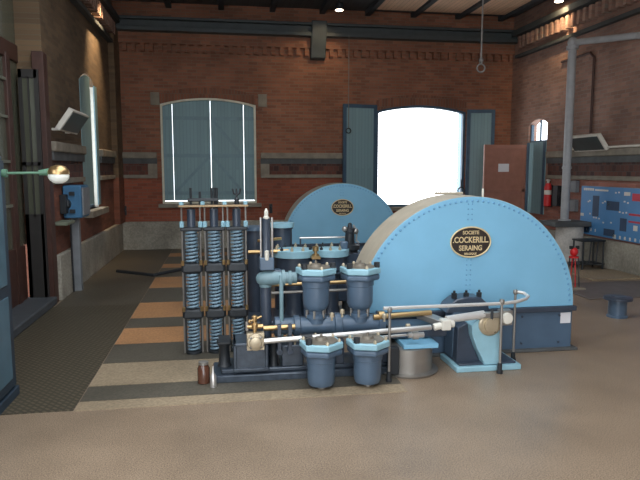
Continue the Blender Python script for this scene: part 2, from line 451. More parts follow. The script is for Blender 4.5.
# ------------------------------------------------------------ floor plates
struct('floor_plate', MB().box(XL, -1.26, 5.14, 9.2, 0, .006), M['tread'])
struct('floor_dark_left', MB().box(XL+.08, -1.26, 9.2, YB-.1, 0, .005), M['floor_dark'])
strips = [(5.12, 5.33, 'slab_tan'), (5.33, 5.70, 'slab_grey'), (5.70, 6.38, 'slab_tan'), (6.38, 7.08, 'slab_grey'), (7.08, 7.80, 'slab_rust'), (7.80, 8.32, 'slab_grey'),
          (8.32, 9.3, 'slab_rust'), (9.3, 10.45, 'slab_grey'), (10.45, 11.5, 'slab_rust'), (11.5, 12.6, 'slab_grey'), (12.6, 13.1, 'slab_rust'), (13.1, 14.2, 'slab_grey'), (14.2, 14.8, 'slab_rust'), (14.8, 15.5, 'slab_grey')]
for i, (a, b_, k) in enumerate(strips):
    x1 = 1.62 if b_ < 5.6 else 1.2
    struct('floor_slab', MB().box(-1.25, 1.62 if i < 2 else 1.25, a+.006, b_-.006, 0, .006), M[k])
struct('floor_plate_right', MB().box(5.55, XR-.09, 8.45, 9.7, 0, .02), M['plate_grey'], bevel=.004)
struct('floor_step_right', MB().box(6.55, XR-.09, 9.9, 10.9, 0, .03), M['slab_tan'], bevel=.004)

# ------------------------------------------------------------ window_1: closed shutters
def frame_arch(w, y0, y1, t, bottom=True):
    N = 14; xs = [w[0]+(w[1]-w[0])*i/N for i in range(N+1)]
    inner = [(w[0]+t, w[2]+t)]+[(min(max(x, w[0]+t), w[1]-t), arch_top(x, w[0], w[1], w[3], w[4])-t) for x in xs]+[(w[1]-t, w[2]+t)]
    outer = [(w[0], w[2])]+[(x, arch_top(x, w[0], w[1], w[3], w[4])) for x in xs]+[(w[1], w[2])]
    mb = MB(); n = len(inner)
    A = [[mb.bm.verts.new((u, y, z)) for u, z in pl] for y in (y0, y1) for pl in (outer, inner)]
    for j in range(n):
        k = (j+1) % n
        mb.bm.faces.new((A[0][j], A[0][k], A[1][k], A[1][j])); mb.bm.faces.new((A[2][j], A[2][k], A[3][k], A[3][j]))
        mb.bm.faces.new((A[0][j], A[0][k], A[2][k], A[2][j])); mb.bm.faces.new((A[1][j], A[1][k], A[3][k], A[3][j]))
    return mb
w1 = struct('window_1', frame_arch(W1, YB-.05, YB+.1, .05), M['cream_frame'])
gaps = [-1.42, -1.19, -.265, .555, .81]
for k, (a, b_) in enumerate(zip(gaps, gaps[1:])):
    a_, e_ = a+(.0 if k == 0 else .0055), b_-(.0 if k == 3 else .0055)
    N = 8; xs = [a_+(e_-a_)*i/N for i in range(N+1)]
    pl = [(a_, W1[2]+.075)]+[(x, arch_top(x, W1[0], W1[1], W1[3], W1[4])-.049) for x in xs]+[(e_, W1[2]+.075)]
    lf = struct('shutter_leaf', MB().prism(pl, 'Y', YB+.02, YB+.06), M['shutter'], w1)
    rl = MB()
    for z in (1.4, 2.33, 3.25): rl.box(a_, e_, YB+.005, YB+.022, z-.045, z+.045)
    struct('shutter_rail', rl, M['shutter_rail'], lf)
    if k in (1, 2):
        for zb, zt in ((1.44, 2.29), (2.37, 3.21)):
            if k == 1 and zb > 2: continue
            (xa, xb) = (a_+.05, e_-.05)
            p0, p1 = ((xa, zb), (xb, zt)) if k == 1 else ((xb, zb), (xa, zt))
            d = Vector((p1[0]-p0[0], p1[1]-p0[1])); L = d.length; d /= L; nn = Vector((-d.y, d.x))*.035
            quad = [(p0[0]+nn.x, p0[1]+nn.y), (p0[0]-nn.x, p0[1]-nn.y), (p1[0]-nn.x, p1[1]-nn.y), (p1[0]+nn.x, p1[1]+nn.y)]
            struct('shutter_brace', MB().prism(quad, 'Y', YB+.005, YB+.022), M['shutter_rail'], lf)
struct('window_sill', MB().box(W1[0]-.1, W1[1]+.12, YB-.12, YB+.05, W1[2]-.1, W1[2]), M['stone'], w1, bevel=.01)

# window_2: bright, shutters thrown open
w2 = struct('window_2', frame_arch(W2, YB+.02, YB+.14, .06), M['navy_frame'])
struct('reveal', MB().box(W2[1]-.03, W2[1], YB+.14, YB+.44, W2[2], W2[3]), M['pale_blue'], w2)
struct('pane', MB().box(W2[0]+.05, W2[1]-.05, YB+.30, YB+.306, W2[2]+.03, W2[3]+.15), M['glass_clear'], w2)
struct('window_sill', MB().box(W2[0]-.1, W2[1]+.1, YB-.1, YB+.1, W2[2]-.1, W2[2]), M['stone'], w2, bevel=.01)
def open_leaf(xh, xf, yh, yf, z0, z1):
    """shutter leaf from hinge to free edge, navy border round pale boards"""
    L = math.hypot(xf-xh, yf-yh); ang = math.atan2(yf-yh, xf-xh); R = Matrix.Rotation(ang, 3, 'Z')
    def put(mb):
        for v in mb.bm.verts: v.co = Vector((xh, yh, 0))+R @ v.co
        return mb
    t = .09
    fr = struct('shutter_leaf', put(MB().box(0, t, -.025, .025, z0, z1).box(L-t, L, -.025, .025, z0, z1).box(t, L-t, -.025, .025, z0, z0+t).box(t, L-t, -.025, .025, z1-t, z1)), M['navy_frame'], w2)
    struct('shutter_board', put(MB().box(t, L-t, -.012, .012, z0+t, z1-t)), M['shutter'], fr)
    return fr
open_leaf(3.98, 3.06, YB-.05, YB-.2, 1.0, 3.64)
open_leaf(6.44, 7.16, YB-.05, YB-.18, 1.0, 3.56)

# window_3: narrow window in the left wall, shutter ajar
w3 = struct('window_3', MB().box(XL-.2, XL-.1, WL[0], WL[0]+.06, WL[2], 3.62).box(XL-.2, XL-.1, WL[1]-.06, WL[1], WL[2], 3.62).box(XL-.2, XL-.1, WL[0], WL[1], WL[2], WL[2]+.05), M['navy_frame'])
struct('pane', MB().box(XL-.3, XL-.295, WL[0], WL[1], WL[2], 3.8), M['glass_clear'], w3)
pl = [(11.83, WL[2]+.09)]+[(y, arch_top(y, WL[0], WL[1], WL[3], WL[4])-.03) for y in [11.83+.85*i/8 for i in range(9)]]+[(12.68, WL[2]+.09)]
struct('shutter_leaf', MB().prism(pl, 'X', XL-.015, XL+.005), M['shutter_side'], w3)
struct('shutter_leaf', MB().box(XL-.015, XL+.01, 13.10, 13.34, WL[2]+.05, 3.66), M['shutter_rail'], w3)
struct('reveal', MB().box(XL-.5, XL-.02, 13.20, 13.25, WL[2], 3.7), M['white'], w3)  # white lining added to make the shutter gap read as a bright strip
struct('window_sill', MB().box(XL-.4, XL+.16, WL[0]-.05, WL[1]+.1, WL[2]-.12, WL[2]), M['stone'], w3, bevel=.01)

# window_4: narrow window in the right wall, lower part shuttered
w4 = struct('window_4', MB().box(XR+.05, XR+.12, WR[0], WR[0]+.05, WR[2], 3.1).box(XR+.05, XR+.12, WR[1]-.05, WR[1], WR[2], 3.1).box(XR+.05, XR+.12, WR[0], WR[1], 2.62, 2.70).box(XR+.06, XR+.1, 14.18, 14.21, 2.7, 3.2), M['navy_frame'])
struct('pane', MB().box(XR+.08, XR+.085, WR[0], WR[1], 2.66, 3.2), M['glass_clear'], w4)
struct('shutter_leaf', MB().box(XR-.02, XR+.02, WR[0]+.01, WR[1]-.01, WR[2], 2.66), M['shutter_side'], w4)
struct('shutter_rail', MB().box(XR-.04, XR-.02, WR[0]+.01, WR[0]+.1, WR[2], 2.66).box(XR-.04, XR-.02, WR[1]-.1, WR[1]-.01, WR[2], 2.66), M['navy_frame'], w4)

# door_1: tall glazed doorway in the left wall
XG = XL-.36
d1 = struct('door_1', MB().box(XL-.12, XL+.04, 9.40, 9.62, 0, 3.66).box(XL-.42, XL-.32, 6.6, 9.5, 3.5, 3.74).box(XL-.42, XL-.30, 8.92, 9.08, 0, 3.56).box(XL-.40, XL-.32, 6.6, 9.36, .0, .9), M['wood_brown'], bevel=.01)
struct('pane', MB().box(XG, XG+.012, 6.6, 9.5, .9, 5.8), M['glass_dirty'], d1)
g = MB()
for y in (7.0, 7.6, 8.2): g.box(XG+.012, XG+.045, y-.018, y+.018, .9, 3.56)
for z in (1.5, 2.1, 2.7, 3.2): g.box(XG+.012, XG+.045, 6.6, 9.0, z-.018, z+.018)
for y in (7.3, 8.0, 8.5, 8.7): g.box(XG+.012, XG+.045, y-.018, y+.018, 3.74, 5.7)
struct('glazing_bar', g, M['muntin'], d1)
lf = struct('door_leaf', MB().box(XL-.30, XL-.25, 9.36, 9.41, .12, 3.4).box(XL-.09, XL-.03, 9.36, 9.41, .12, 3.4).box(XL-.3, XL-.05, 9.36, 9.41, .12, 1.35).box(XL-.3, XL-.05, 9.36, 9.41, 3.28, 3.4).box(XL-.3, XL-.05, 9.36, 9.41, 2.05, 2.1).box(XL-.18, XL-.16, 9.36, 9.41, 1.3, 3.3), M['leaf_dark'], d1)
struct('pane', MB().box(XL-.27, XL-.08, 9.38, 9.386, 1.35, 3.3), M['glass_dirty'], lf)
struct('threshold', MB().box(XL-.5, XL+.06, 6.6, 9.45, 0, .12), M['door_sill'], d1, bevel=.02)

# ------------------------------------------------------------ flywheel cowlings
FX, FY, FZ, FR, FD = 2.60, 6.10, .50, 1.21, .58
def make_cowling(label):
    t = thing('flywheel_cowling', label, 'flywheel cowling', (FX, FY+FD/2, 0), 'riveted flywheel cowlings')
    N = 48
    arc = [(FX+FR*math.cos(PI*i/N), FZ+FR*math.sin(PI*i/N)) for i in range(N+1)]
    sp = part('side_panel', MB().prism(arc, 'Y', FY, FY+.02), M['pale_blue'], t, .004, 'pale blue front face')
    rv = MB()
    for i in range(1, 60):
        a = PI*i/60
        rv.ball((FX+(FR-.045)*math.cos(a), FY-.001, FZ+(FR-.045)*math.sin(a)), .014, (1, .5, 1), 8)
    for i in range(1, 22):
        if 1.04 < FZ+i*.054 < 1.42: continue
        for dx in (-.022, .022):
            rv.ball((FX-.02+dx, FY-.001, FZ+i*.054), .009, (1, .5, 1), 8)
    part('rivet_row', rv, M['rivet'], sp)['kind'] = 'stuff'
    rim = MB(); R1 = FR+.004
    R = [[(FX+r*math.cos(PI*i/N), y, FZ+r*math.sin(PI*i/N)) for r, y in ((R1, FY+.006), (R1, FY+FD-.006), (FR-.03, FY+FD-.006), (FR-.03, FY+.021))] for i in range(N+1)]
    rim.rings(R)
    part('rim', rim, M['rim'], t, 0, 'dull brown grey curved top', 40)
    part('back_panel', MB().prism(arc, 'Y', FY+FD-.02, FY+FD), M['pale_blue'], t)
    b = part('base_box', MB().box(FX-FR+.02, FX+FR+.01, FY+.02, FY+FD, .02, FZ-.05), M['navy_base'], t, .01, 'blue grey steel base')
    part('ledge', MB().box(FX-FR, FX+FR+.03, FY-.03, FY+FD+.03, FZ-.055, FZ-.002), M['slate_dark'], t, .006)
    for x, z in ((3.22, .39), (3.22, .09), (3.66, .39), (3.66, .09)):
        part('bolt', MB().cyl((x, FY+.022, z), (x, FY+.006, z), .012, n=8), M['slate_dark'], b)
    part('foot_strip', MB().box(FX-FR-.02, FX+FR+.06, FY-.04, FY+FD+.04, .0, .03), M['stone_dark'], t, .006)
    return t
def add_plaque(t):
    c = (2.59, 1.23)
    el = lambda a, b: [(c[0]+a*math.cos(2*PI*k/48), c[1]+b*math.sin(2*PI*k/48)) for k in range(48)]
    p = part('maker_plaque', MB().prism(el(.225, .162), 'Y', FY-.010, FY-.0006), M['plaque'], t, 0, 'oval black plaque with gold border and lettering')
    part('border', MB().tube([(x, FY-.011, z) for x, z in el(.222, .160)], .008, 8, closed=True), M['gold'], p)
    for s, size, z, sx in (('SOCIETE', .052, 1.33, .92), ('.COCKERILL.', .088, 1.252, .80), ('SERAING', .076, 1.165, .86), ('BELGIQUE', .030, 1.105, 1.)):
        text_part(s, size, c[0], z, FY-.0115, M['gold'], p, sx=sx)
cow = make_cowling('large pale blue half-round cowling nearest the camera with paper notice on its base')
add_plaque(cow)
DX, DY = -.20, 6.0
cow2 = copy_tree(cow); cow2.location = cow.location+Vector((DX, DY, 0)); cow2['label'] = 'far half-round blue cowling standing behind the pump in front of the open window'
solo('paper_notice', MB().box(3.675, 3.795, FY-.0005+.012, FY+.018, .30, .42), M['paper'], 'white paper notice taped to the base of the front cowling', 'notice')
solo('steel_bar', MB().tube([(2.30, 6.42, 1.735), (2.62, 6.42, 1.735)], .014, 8), M['rim'], 'thin brown bar lying across the top of the front cowling', 'bar')
solo('steel_peg', MB().cyl((2.78, 6.25, 1.69), (2.78, 6.25, 1.79), .012, n=8), M['white'], 'short pale peg upright on top of the front cowling', 'peg')

# ------------------------------------------------------------ front pump engine
eng = thing('pump_engine', 'front horizontal pump engine with four flanged slate blue valve pots and steel rods', 'pump engine', (1.1, 5.8, 0))
bed = MB().box(-.12, 1.62, 5.60, 6.04, .0, .075).box(-.04, 1.6, 5.64, 6.02, .075, .12)
bp = part('bed_plate', bed, M['bed'], eng, .012)
# pedestal casting with a recessed face and ribs
pb = MB().box(.09, .385, 5.62, 5.95, .12, .355)
pc = part('bearing_block', pb, M['bed'], eng, .015)
fr = MB().box(.075, .105, 5.605, 5.96, .10, .375).box(.37, .40, 5.605, 5.96, .10, .375).box(.075, .40, 5.605, 5.96, .345, .375).box(.07, .41, 5.595, 5.64, .10, .135)
part('block_rib', fr, M['bed'], pc, .008)
part('end_column', MB().lathe((-.01, 5.78, 0), [(.07, .12), (.055, .15), (.05, .30), (.07, .34), (.07, .37)], 20).box(-.065, .045, 5.66, 5.92, .362, .378), M['black'], eng)
part('side_column', MB().lathe((.46, 5.72, 0), [(.05, .12), (.04, .15), (.04, .33), (.055, .36), (.055, .38)], 20), M['black'], eng)
part('slide_block', MB().box(.53, .74, 5.64, 5.98, .12, .33), M['bed'], eng, .012)
part('slide_block', MB().box(1.05, 1.14, 5.64, 5.98, .12, .36), M['slate_dark'], eng, .012)
part('slide_block', MB().box(1.46, 1.58, 5.62, 5.98, .12, .36), M['slate_dark'], eng, .012)
# horizontal pump barrel
part('pump_barrel', MB().lathe((0, 5.82, .47), [(.06, .47), (.10, .48), (.10, .53), (.085, .54), (.085, .66), (.105, .67), (.105, .72), (.09, .73), (.09, 1.06), (.115, 1.07), (.115, 1.13), (.09, 1.14), (.09, 1.50), (.12, 1.51), (.12, 1.57), (.07, 1.58)], 28, 'X'), M['slate'], eng)

def ngon(c, r, n, ph): return [(c[0]+r*math.cos(2*PI*k/n+ph), c[1]+r*math.sin(2*PI*k/n+ph)) for k in range(n)]
def valve_pot(x, y, zt, zb, upper):
    """flanged pot: cover slab, flange, barrel body, neck"""
    body = MB()
    h = zt-.135
    if upper:
        prof = [(.085, zb), (.085, zb+.05), (.10, zb+.055), (.10, zb+.085), (.075, zb+.095), (.075, zb+.12), (.112, zb+.15), (.128, zb+.19), (.13, zb+.28), (.13, h-.06), (.138, h-.055), (.138, h)]
    else:
        prof = [(.08, zb), (.115, zb+.012), (.125, zb+.035), (.128, zb+.09), (.13, h-.06), (.138, h-.055), (.138, h)]
    body.lathe((x, y, 0), prof, 32)
    p = part('valve_pot', body, M['slate'], eng)
    ph = math.radians(-80)
    part('flange', MB().prism(ngon((x, y), .198, 6, ph), 'Z', h, h+.062), M['slate'], p, .02)
    part('cover_plate', MB().prism(ngon((x, y), .206, 6, ph), 'Z', h+.064, h+.125), M['pale_teal'], p, .012, 'pale teal edged cover')
    part('cover_disc', MB().lathe((x, y, 0), [(.15, h+.12), (.15, h+.132), (.06, h+.138), (.05, h+.16), (.012, h+.162), (.012, h+.185), (.005, h+.19)], 24), M['cover_grey'], p)
    for k in range(6):
        a = 2*PI*k/6+ph
        bx, by = x+.166*math.cos(a), y+.166*math.sin(a)
        nut = k == 5 or (upper and k == 1)
        part('bolt', MB().lathe((bx, by, 0), [(.03 if nut else .016, h+.12), (.03 if nut else .016, h+(.175 if nut else .145)), (.008, h+.177 if nut else h+.155)], 6), M['black'] if nut else M['pewter'], p)
    if upper:
        for k in range(6):
            a = 2*PI*k/6+.2
            part('stud', MB().cyl((x+.094*math.cos(a), y+.094*math.sin(a), zb+.06), (x+.094*math.cos(a), y+.094*math.sin(a), zb+.135), .013, n=8), M['steel_dull'], p)
    else:
        part('drain_plug', MB().lathe((x+.0, y-.02, 0), [(.035, zb-.025), (.035, zb+.005), (.02, zb+.008)], 12), M['steel_dull'], p)
        part('inlet_neck', MB().lathe((x, 0, .27), [(.07, y+.05), (.07, y+.24), (.1, y+.245), (.1, y+.29)], 20, 'Y'), M['slate_dark'], p)
    return p
valve_pot(.885, 5.80, 1.06, .50, True); valve_pot(1.325, 5.80, 1.055, .50, True)
valve_pot(.865, 5.35, .455, .03, False); valve_pot(1.30, 5.35, .45, .03, False)
# polished rods
rod = part('pump_rod', MB().cyl((.33, 5.46, .43), (1.96, 5.50, .485), .026, n=16), M['steel'], eng, 0, 'polished steel front rod')
part('rod_collar', MB().cyl((.70, 5.468, .444), (.80, 5.471, .448), .034, n=16), M['black'], rod)
part('valve_rod', MB().cyl((.36, 5.66, .50), (.66, 5.66, .505), .026, n=12), M['brass'], eng)
part('valve_rod', MB().cyl((1.45, 5.74, .545), (2.05, 5.76, .565), .028, n=14), M['brass'], eng)
part('valve_rod', MB().cyl((1.40, 5.52, .40), (1.86, 5.54, .415), .013, n=10), M['steel'], eng)
k = part('rod_nut', MB().lathe((0, 5.535, .405), [(.02, 1.74), (.028, 1.745), (.028, 1.78), (.045, 1.785), (.045, 1.84), (.028, 1.845), (.028, 1.90), (.015, 1.905)], 16, 'X'), M['steel'], eng)
part('rod_nut', MB().lathe((0, 5.76, .55), [(.03, 1.50), (.05, 1.505), (.05, 1.56), (.03, 1.565)], 12, 'X'), M['brass'], eng)
part('rod_nut', MB().lathe((0, 5.54, .50), [(.014, 1.72), (.02, 1.725), (.02, 1.76), (.01, 1.765)], 12, 'X'), M['pewter'], eng)
# end bearing of the front rod: round flange face
eb = part('end_bearing', MB().lathe((.275, 5.46, .43), [(.045, -.055), (.055, -.05), (.055, -.03), (.075, -.028), (.082, -.015), (.082, .03), (.06, .04), (.06, .12)], 28, 'Y').box(.195, .355, 5.455, 5.53, .35, .51), M['pewter'], eng, .004)
bk = MB()
for a in range(4): bk.ball((.275+.062*math.cos(PI/4+a*PI/2), 5.428, .43+.062*math.sin(PI/4+a*PI/2)), .013, n=8)
part('bolt_ring', bk, M['steel_dull'], eb)
part('bracket', MB().box(.21, .34, 5.52, 5.66, .36, .45), M['bed'], eng, .01)
# brass drain cock above the bearing
vc = part('brass_cock', MB().lathe((.27, 5.50, 0), [(.016, .50), (.016, .54), (.035, .545), (.035, .59), (.02, .6), (.02, .63), (.028, .635), (.028, .66), (.01, .67)], 14).cyl((.20, 5.50, .565), (.345, 5.50, .565), .02, n=10), M['brass'], eng)
part('cock_handle', MB().cyl((.215, 5.49, .61), (.335, 5.49, .66), .010, n=8).ball((.225, 5.49, .615), .018, n=8), M['brass'], vc)
part('cock_handle', MB().cyl((.20, 5.50, .53), (.20, 5.50, .61), .014, n=8), M['steel'], vc)
# small hangers under the rods
for x in (.50, .60):
    part('lever', MB().box(x-.018, x+.018, 5.52, 5.58, .30, .56).lathe((x, 5.55, .30), [(.01, -.03), (.03, -.028), (.03, .028), (.01, .03)], 12, 'Y'), M['slate_dark'], eng, .004)
for x, z in ((.60, .36), (.66, .33), (.98, .30), (1.02, .55), (1.12, .58), (1.54, .52)):
    part('grease_cup', MB().lathe((x, 5.66, z), [(.012, 0), (.012, .03), (.024, .035), (.024, .07), (.01, .08)], 12), M['pewter'], eng)
# crosshead: wedge arm and end block
ch = part('crosshead_arm', MB().prism([(1.93, 5.86), (2.06, 5.86), (2.17, 5.50), (2.05, 5.46)], 'Z', .485, .545), M['steel_dull'], eng, .006)
part('crosshead_block', MB().box(2.05, 2.14, 5.43, 5.53, .465, .565).cyl((2.14, 5.48, .515), (2.185, 5.48, .515), .035, n=12).cyl((1.98, 5.48, .49), (2.06, 5.48, .505), .035, n=12), M['white'], ch, .008)
part('connecting_rod', MB().cyl((2.12, 5.52, .55), (2.52, 5.56, .575), .036, .042, n=18), M['bright_steel'], eng)
# crank bearing pedestal
ped = part('crank_pedestal', MB().prism([(2.40, .47), (2.415, .36), (2.46, .24), (2.52, .13), (2.545, .06), (2.71, .06), (2.70, .2), (2.70, .36), (2.72, .50), (2.66, .52), (2.46, .52)], 'Y', 5.56, 5.74), M['pale_teal'], eng, .008, 'pale blue curved pedestal')
part('pedestal_web', MB().prism([(2.29, .06), (2.30, .42), (2.40, .47), (2.46, .24), (2.54, .06)], 'Y', 5.66, 5.76), M['slate_dark'], ped, .006)
part('base_plate', MB().box(2.25, 2.93, 5.54, 6.02, .0, .055), M['pale_teal'], ped, .008, 'pale blue edged base plate')
part('base_top', MB().box(2.29, 2.89, 5.58, 6.0, .055, .075), M['slate_dark'], ped, .005)
part('crank_disc', MB().lathe((2.585, 5.60, .475), [(.03, -.10), (.045, -.098), (.045, -.07), (.10, -.068), (.115, -.055), (.115, -.02), (.09, -.01), (.09, .05)], 32, 'Y').lathe((2.585, 5.60, .475), [(.045, -.105), (.07, -.102), (.07, -.06), (.045, -.06)], 28, 'Y'), M['pewter'], eng)
be = part('big_end', MB().box(2.68, 2.80, 5.50, 5.60, .47, .62).box(2.50, 2.70, 5.52, 5.58, .545, .60), M['steel_dull'], eng, .008)
part('big_end_cap', MB().lathe((2.735, 5.50, .545), [(.02, -.035), (.05, -.033), (.058, -.02), (.058, .01)], 20, 'Y'), M['white'], be)
part('big_end_bolt', MB().cyl((2.585, 5.51, .52), (2.585, 5.51, .64), .014, n=8), M['black'], be)
part('big_end_bolt', MB().cyl((2.625, 5.53, .40), (2.625, 5.53, .47), .014, n=8), M['black'], be)
bc = part('bearing_cap', MB().prism([(2.22, .54), (2.26, .62), (2.34, .68), (2.46, .70), (2.60, .69), (2.68, .62), (2.70, .52)], 'Y', 5.80, 6.03), M['slate_dark'], eng, .012)
for x in (2.33, 2.46, 2.60):
    part('cap_nut', MB().lathe((x, 5.86, 0), [(.03, .68), (.03, .735), (.014, .737), (.014, .76)], 6), M['black'], bc)
part('bearing_body', MB().box(2.30, 2.68, 5.80, 6.03, .06, .56), M['slate'], eng, .01)
# steel shield under the cross-head, pale blue slab on top
dr = part('sump_drum', MB().lathe((1.80, 5.74, 0), [(.30, 0), (.31, .02), (.27, .025), (.25, .03), (.25, .265), (.2, .27)], 40), M['steel_dull'], eng, 0, 'polished round sump drum')
part('drum_top', MB().box(1.70, 2.05, 5.52, 5.98, .27, .315), M['pale_blue'], dr, .006)
part('drum_bracket', MB().box(1.55, 1.65, 5.50, 5.58, .03, .30), M['black'], dr, .01)
part('guard_plate', MB().box(1.60, 2.2, 5.70, 5.99, .33, .45), M['slate_dark'], eng, .01)

# ------------------------------------------------------------ delivery pipe with sight glass in front of the springs
part('riser_pipe', MB().lathe((.40, 5.88, 0), [(.075, .12), (.075, .15), (.055, .155), (.055, .90), (.07, .91)], 20), M['slate_dark'], eng)
part('elbow_pipe', MB().lathe((0, 5.85, .945), [(.012, .305), (.04, .315), (.062, .345), (.074, .39), (.074, .44), (.066, .50), (.058, .56), (.056, .70)], 22, 'X').lathe((.40, 5.87, 0), [(.06, .86), (.066, .90), (.06, .95), (.03, .98)], 18), M['elbow'], eng, 0, 'pale grey teal swollen elbow')
part('elbow_flange', MB().lathe((0, 5.85, .945), [(.056, .55), (.08, .555), (.08, .585), (.058, .588), (.058, .62), (.07, .622), (.07, .65), (.05, .655)], 20, 'X'), M['elbow'], eng)
part('branch_pipe', MB().tube([(.545, 5.80, .98), (.545, 5.78, .9), (.545, 5.78, .5), (.545, 5.79, .12)], .02, 10), M['elbow'], eng)
part('housing', MB().box(.34, .48, 5.79, 5.93, 1.03, 1.155), M['slate'], eng, .012)
gl = part('sight_glass', MB().lathe((.41, 5.86, 0), [(.05, 1.155), (.042, 1.19), (.042, 1.50), (.05, 1.53)], 20), M['slate_dark'], eng, 0, 'dark blue sight glass between bright rods')
for dx in (-.055, .055):
    part('guard_rod', MB().cyl((.41+dx, 5.82, 1.14), (.41+dx, 5.82, 1.54), .009, n=8), M['steel'], gl)
part('cap', MB().lathe((.41, 5.84, 0), [(.022, 1.52), (.03, 1.525), (.03, 1.545), (.02, 1.55), (.02, 1.60), (.014, 1.605), (.01, 1.625)], 14), M['white'], gl)
part('cap', MB().lathe((.41, 5.80, 0), [(.018, 1.13), (.022, 1.15), (.022, 1.22), (.01, 1.225)], 12), M['white'], gl)

# ------------------------------------------------------------ spring buffer columns
def helix(c, r, z0, z1, turns, wire, n=14):
    pts = [(c[0]+r*math.cos(2*PI*t/n), c[1]+r*math.sin(2*PI*t/n), z0+(z1-z0)*t/(n*turns)) for t in range(int(n*turns)+1)]
    return MB().tube(pts, wire, 7)
SY = 6.62
def make_column(x):
    t = thing('spring_buffer', 'leftmost tall column of coil springs between clamps and rods', 'spring buffer', (x, SY, .006), 'tall spring buffers')
    part('core', MB().cyl((x, SY, .006), (x, SY, 1.36), .034, n=14), M['slate_dark'], t)
    for a, b_ in ((.03, .39), (.5, .89), (1.0, 1.345)):
        part('spring', helix((x, SY), .057, a, b_, (b_-a)/.038, .0135), M['spring'], t)
    for z, hh in ((.445, .055), (.945, .055)):
        cp = part('clamp', MB().box(x-.112, x+.112, SY-.065, SY+.065, z-hh, z+hh), M['black'], t, .025)
    for s in (-1, 1): part('side_bar', MB().box(x+s*.086-.014, x+s*.086+.014, SY+.015, SY+.04, .02, 1.345), M['black'], t)
    part('base_foot', MB().lathe((x, SY, 0), [(.085, .006), (.085, .03), (.05, .04)], 20), M['black'], t)
    part('top_plate', MB().box(x-.115, x+.115, SY-.07, SY+.07, 1.345, 1.385), M['black'], t, .012)
    for s in (-1, 1):
        rx = x+s*.096
        rd = part('tie_rod', MB().cyl((rx, SY-.05, .02), (rx, SY-.05, 1.598), .0095, n=8), M['steel_dull'], t)
        part('rod_nut', MB().lathe((rx, SY-.05, 0), [(.02, 1.385), (.024, 1.39), (.024, 1.44), (.012, 1.45)], 8), M['pale_teal'], rd)
        for z in (.98, .48):
            part('brass_nut', MB().lathe((rx, SY-.07, 0), [(.012, z), (.018, z+.005), (.018, z+.05), (.008, z+.055)], 8), M['brass'], rd)
    part('upper_core', MB().cyl((x, SY+.02, 1.385), (x, SY+.02, 1.575), .045, n=14), M['slate_dark'], t)
    return t
CX = (-.335, -.095, .145)
col = make_column(CX[0])
lab = ['', 'middle column of the three tall coil spring buffers', 'coil spring buffer column nearest the sight glass']
for i in (1, 2):
    c = copy_tree(col); c.location = col.location+Vector((CX[i]-CX[0], 0, 0)); c['label'] = lab[i]
tb = thing('tie_bar', 'thin brass coloured bar joining the tops of the three spring columns', 'tie bar', (-.095, SY-.05, 1.6))
part('bar', MB().box(-.46, .27, SY-.085, SY-.02, 1.60, 1.622), M['brass_dull'], tb, .004)
for x in (-.431, -.21, .02, .241):
    part('nut', MB().lathe((x, SY-.05, 0), [(.02, 1.622), (.024, 1.625), (.024, 1.655), (.01, 1.66)], 8), M['pale_teal'], tb)
yk = thing('valve_yoke', 'black forked yoke standing above the left two spring columns', 'valve yoke', (-.215, SY, 1.58))
part('crosspiece', MB().box(-.37, -.04, SY-.0, SY+.05, 1.655, 1.69), M['black'], yk, .006)
for x in (-.335, -.24, -.115, -.085, -.04-.02):
    part('prong', MB().cyl((x, SY+.03, 1.58), (x, SY+.03, 1.80 if x not in (-.24,) else 1.76), .013, n=8), M['black'], yk)
hv = thing('hand_valve', 'small black hand valve on top of the right spring column', 'hand valve', (.15, SY, 1.58))
part('spindle', MB().lathe((.15, SY+.02, 0), [(.03, 1.58), (.014, 1.595), (.014, 1.60), (.026, 1.62), (.026, 1.68), (.01, 1.70), (.01, 1.79)], 12), M['black'], hv)
part('handle', MB().tube([(.11, SY+.02, 1.79), (.12, SY+.02, 1.74), (.15, SY+.02, 1.72), (.18, SY+.02, 1.74), (.19, SY+.02, 1.79)], .011, 8), M['black'], hv)

# ------------------------------------------------------------ handrail
hr = thing('guard_rail', 'polished steel guard rail in front of the crank with hooked end', 'guard rail', (2.1, 5.55, 0))
part('rail_bar', MB().tube([(1.46, 5.40, .712), (2.1, 5.44, .705), (2.68, 5.475, .70), (2.85, 5.53, .70), (2.99, 5.62, .702), (3.06, 5.70, .71), (3.05, 5.77, .73), (2.97, 5.80, .745)], .0165, 10), M['bright_steel'], hr)
for x, y, zt in ((1.52, 5.40, .72), (2.665, 5.47, .74), (2.97, 5.80, .76)):
    p = part('post', MB().lathe((x, y, 0), [(.013, .006), (.013, zt-.05), (.022, zt-.04), (.026, zt-.02), (.022, zt), (.006, zt+.006)], 14), M['steel_dull'], hr)
    part('post_foot', MB().lathe((x, y, 0), [(.03, .0), (.03, .03), (.024, .035), (.022, .1), (.014, .105)], 14), M['black'], p)

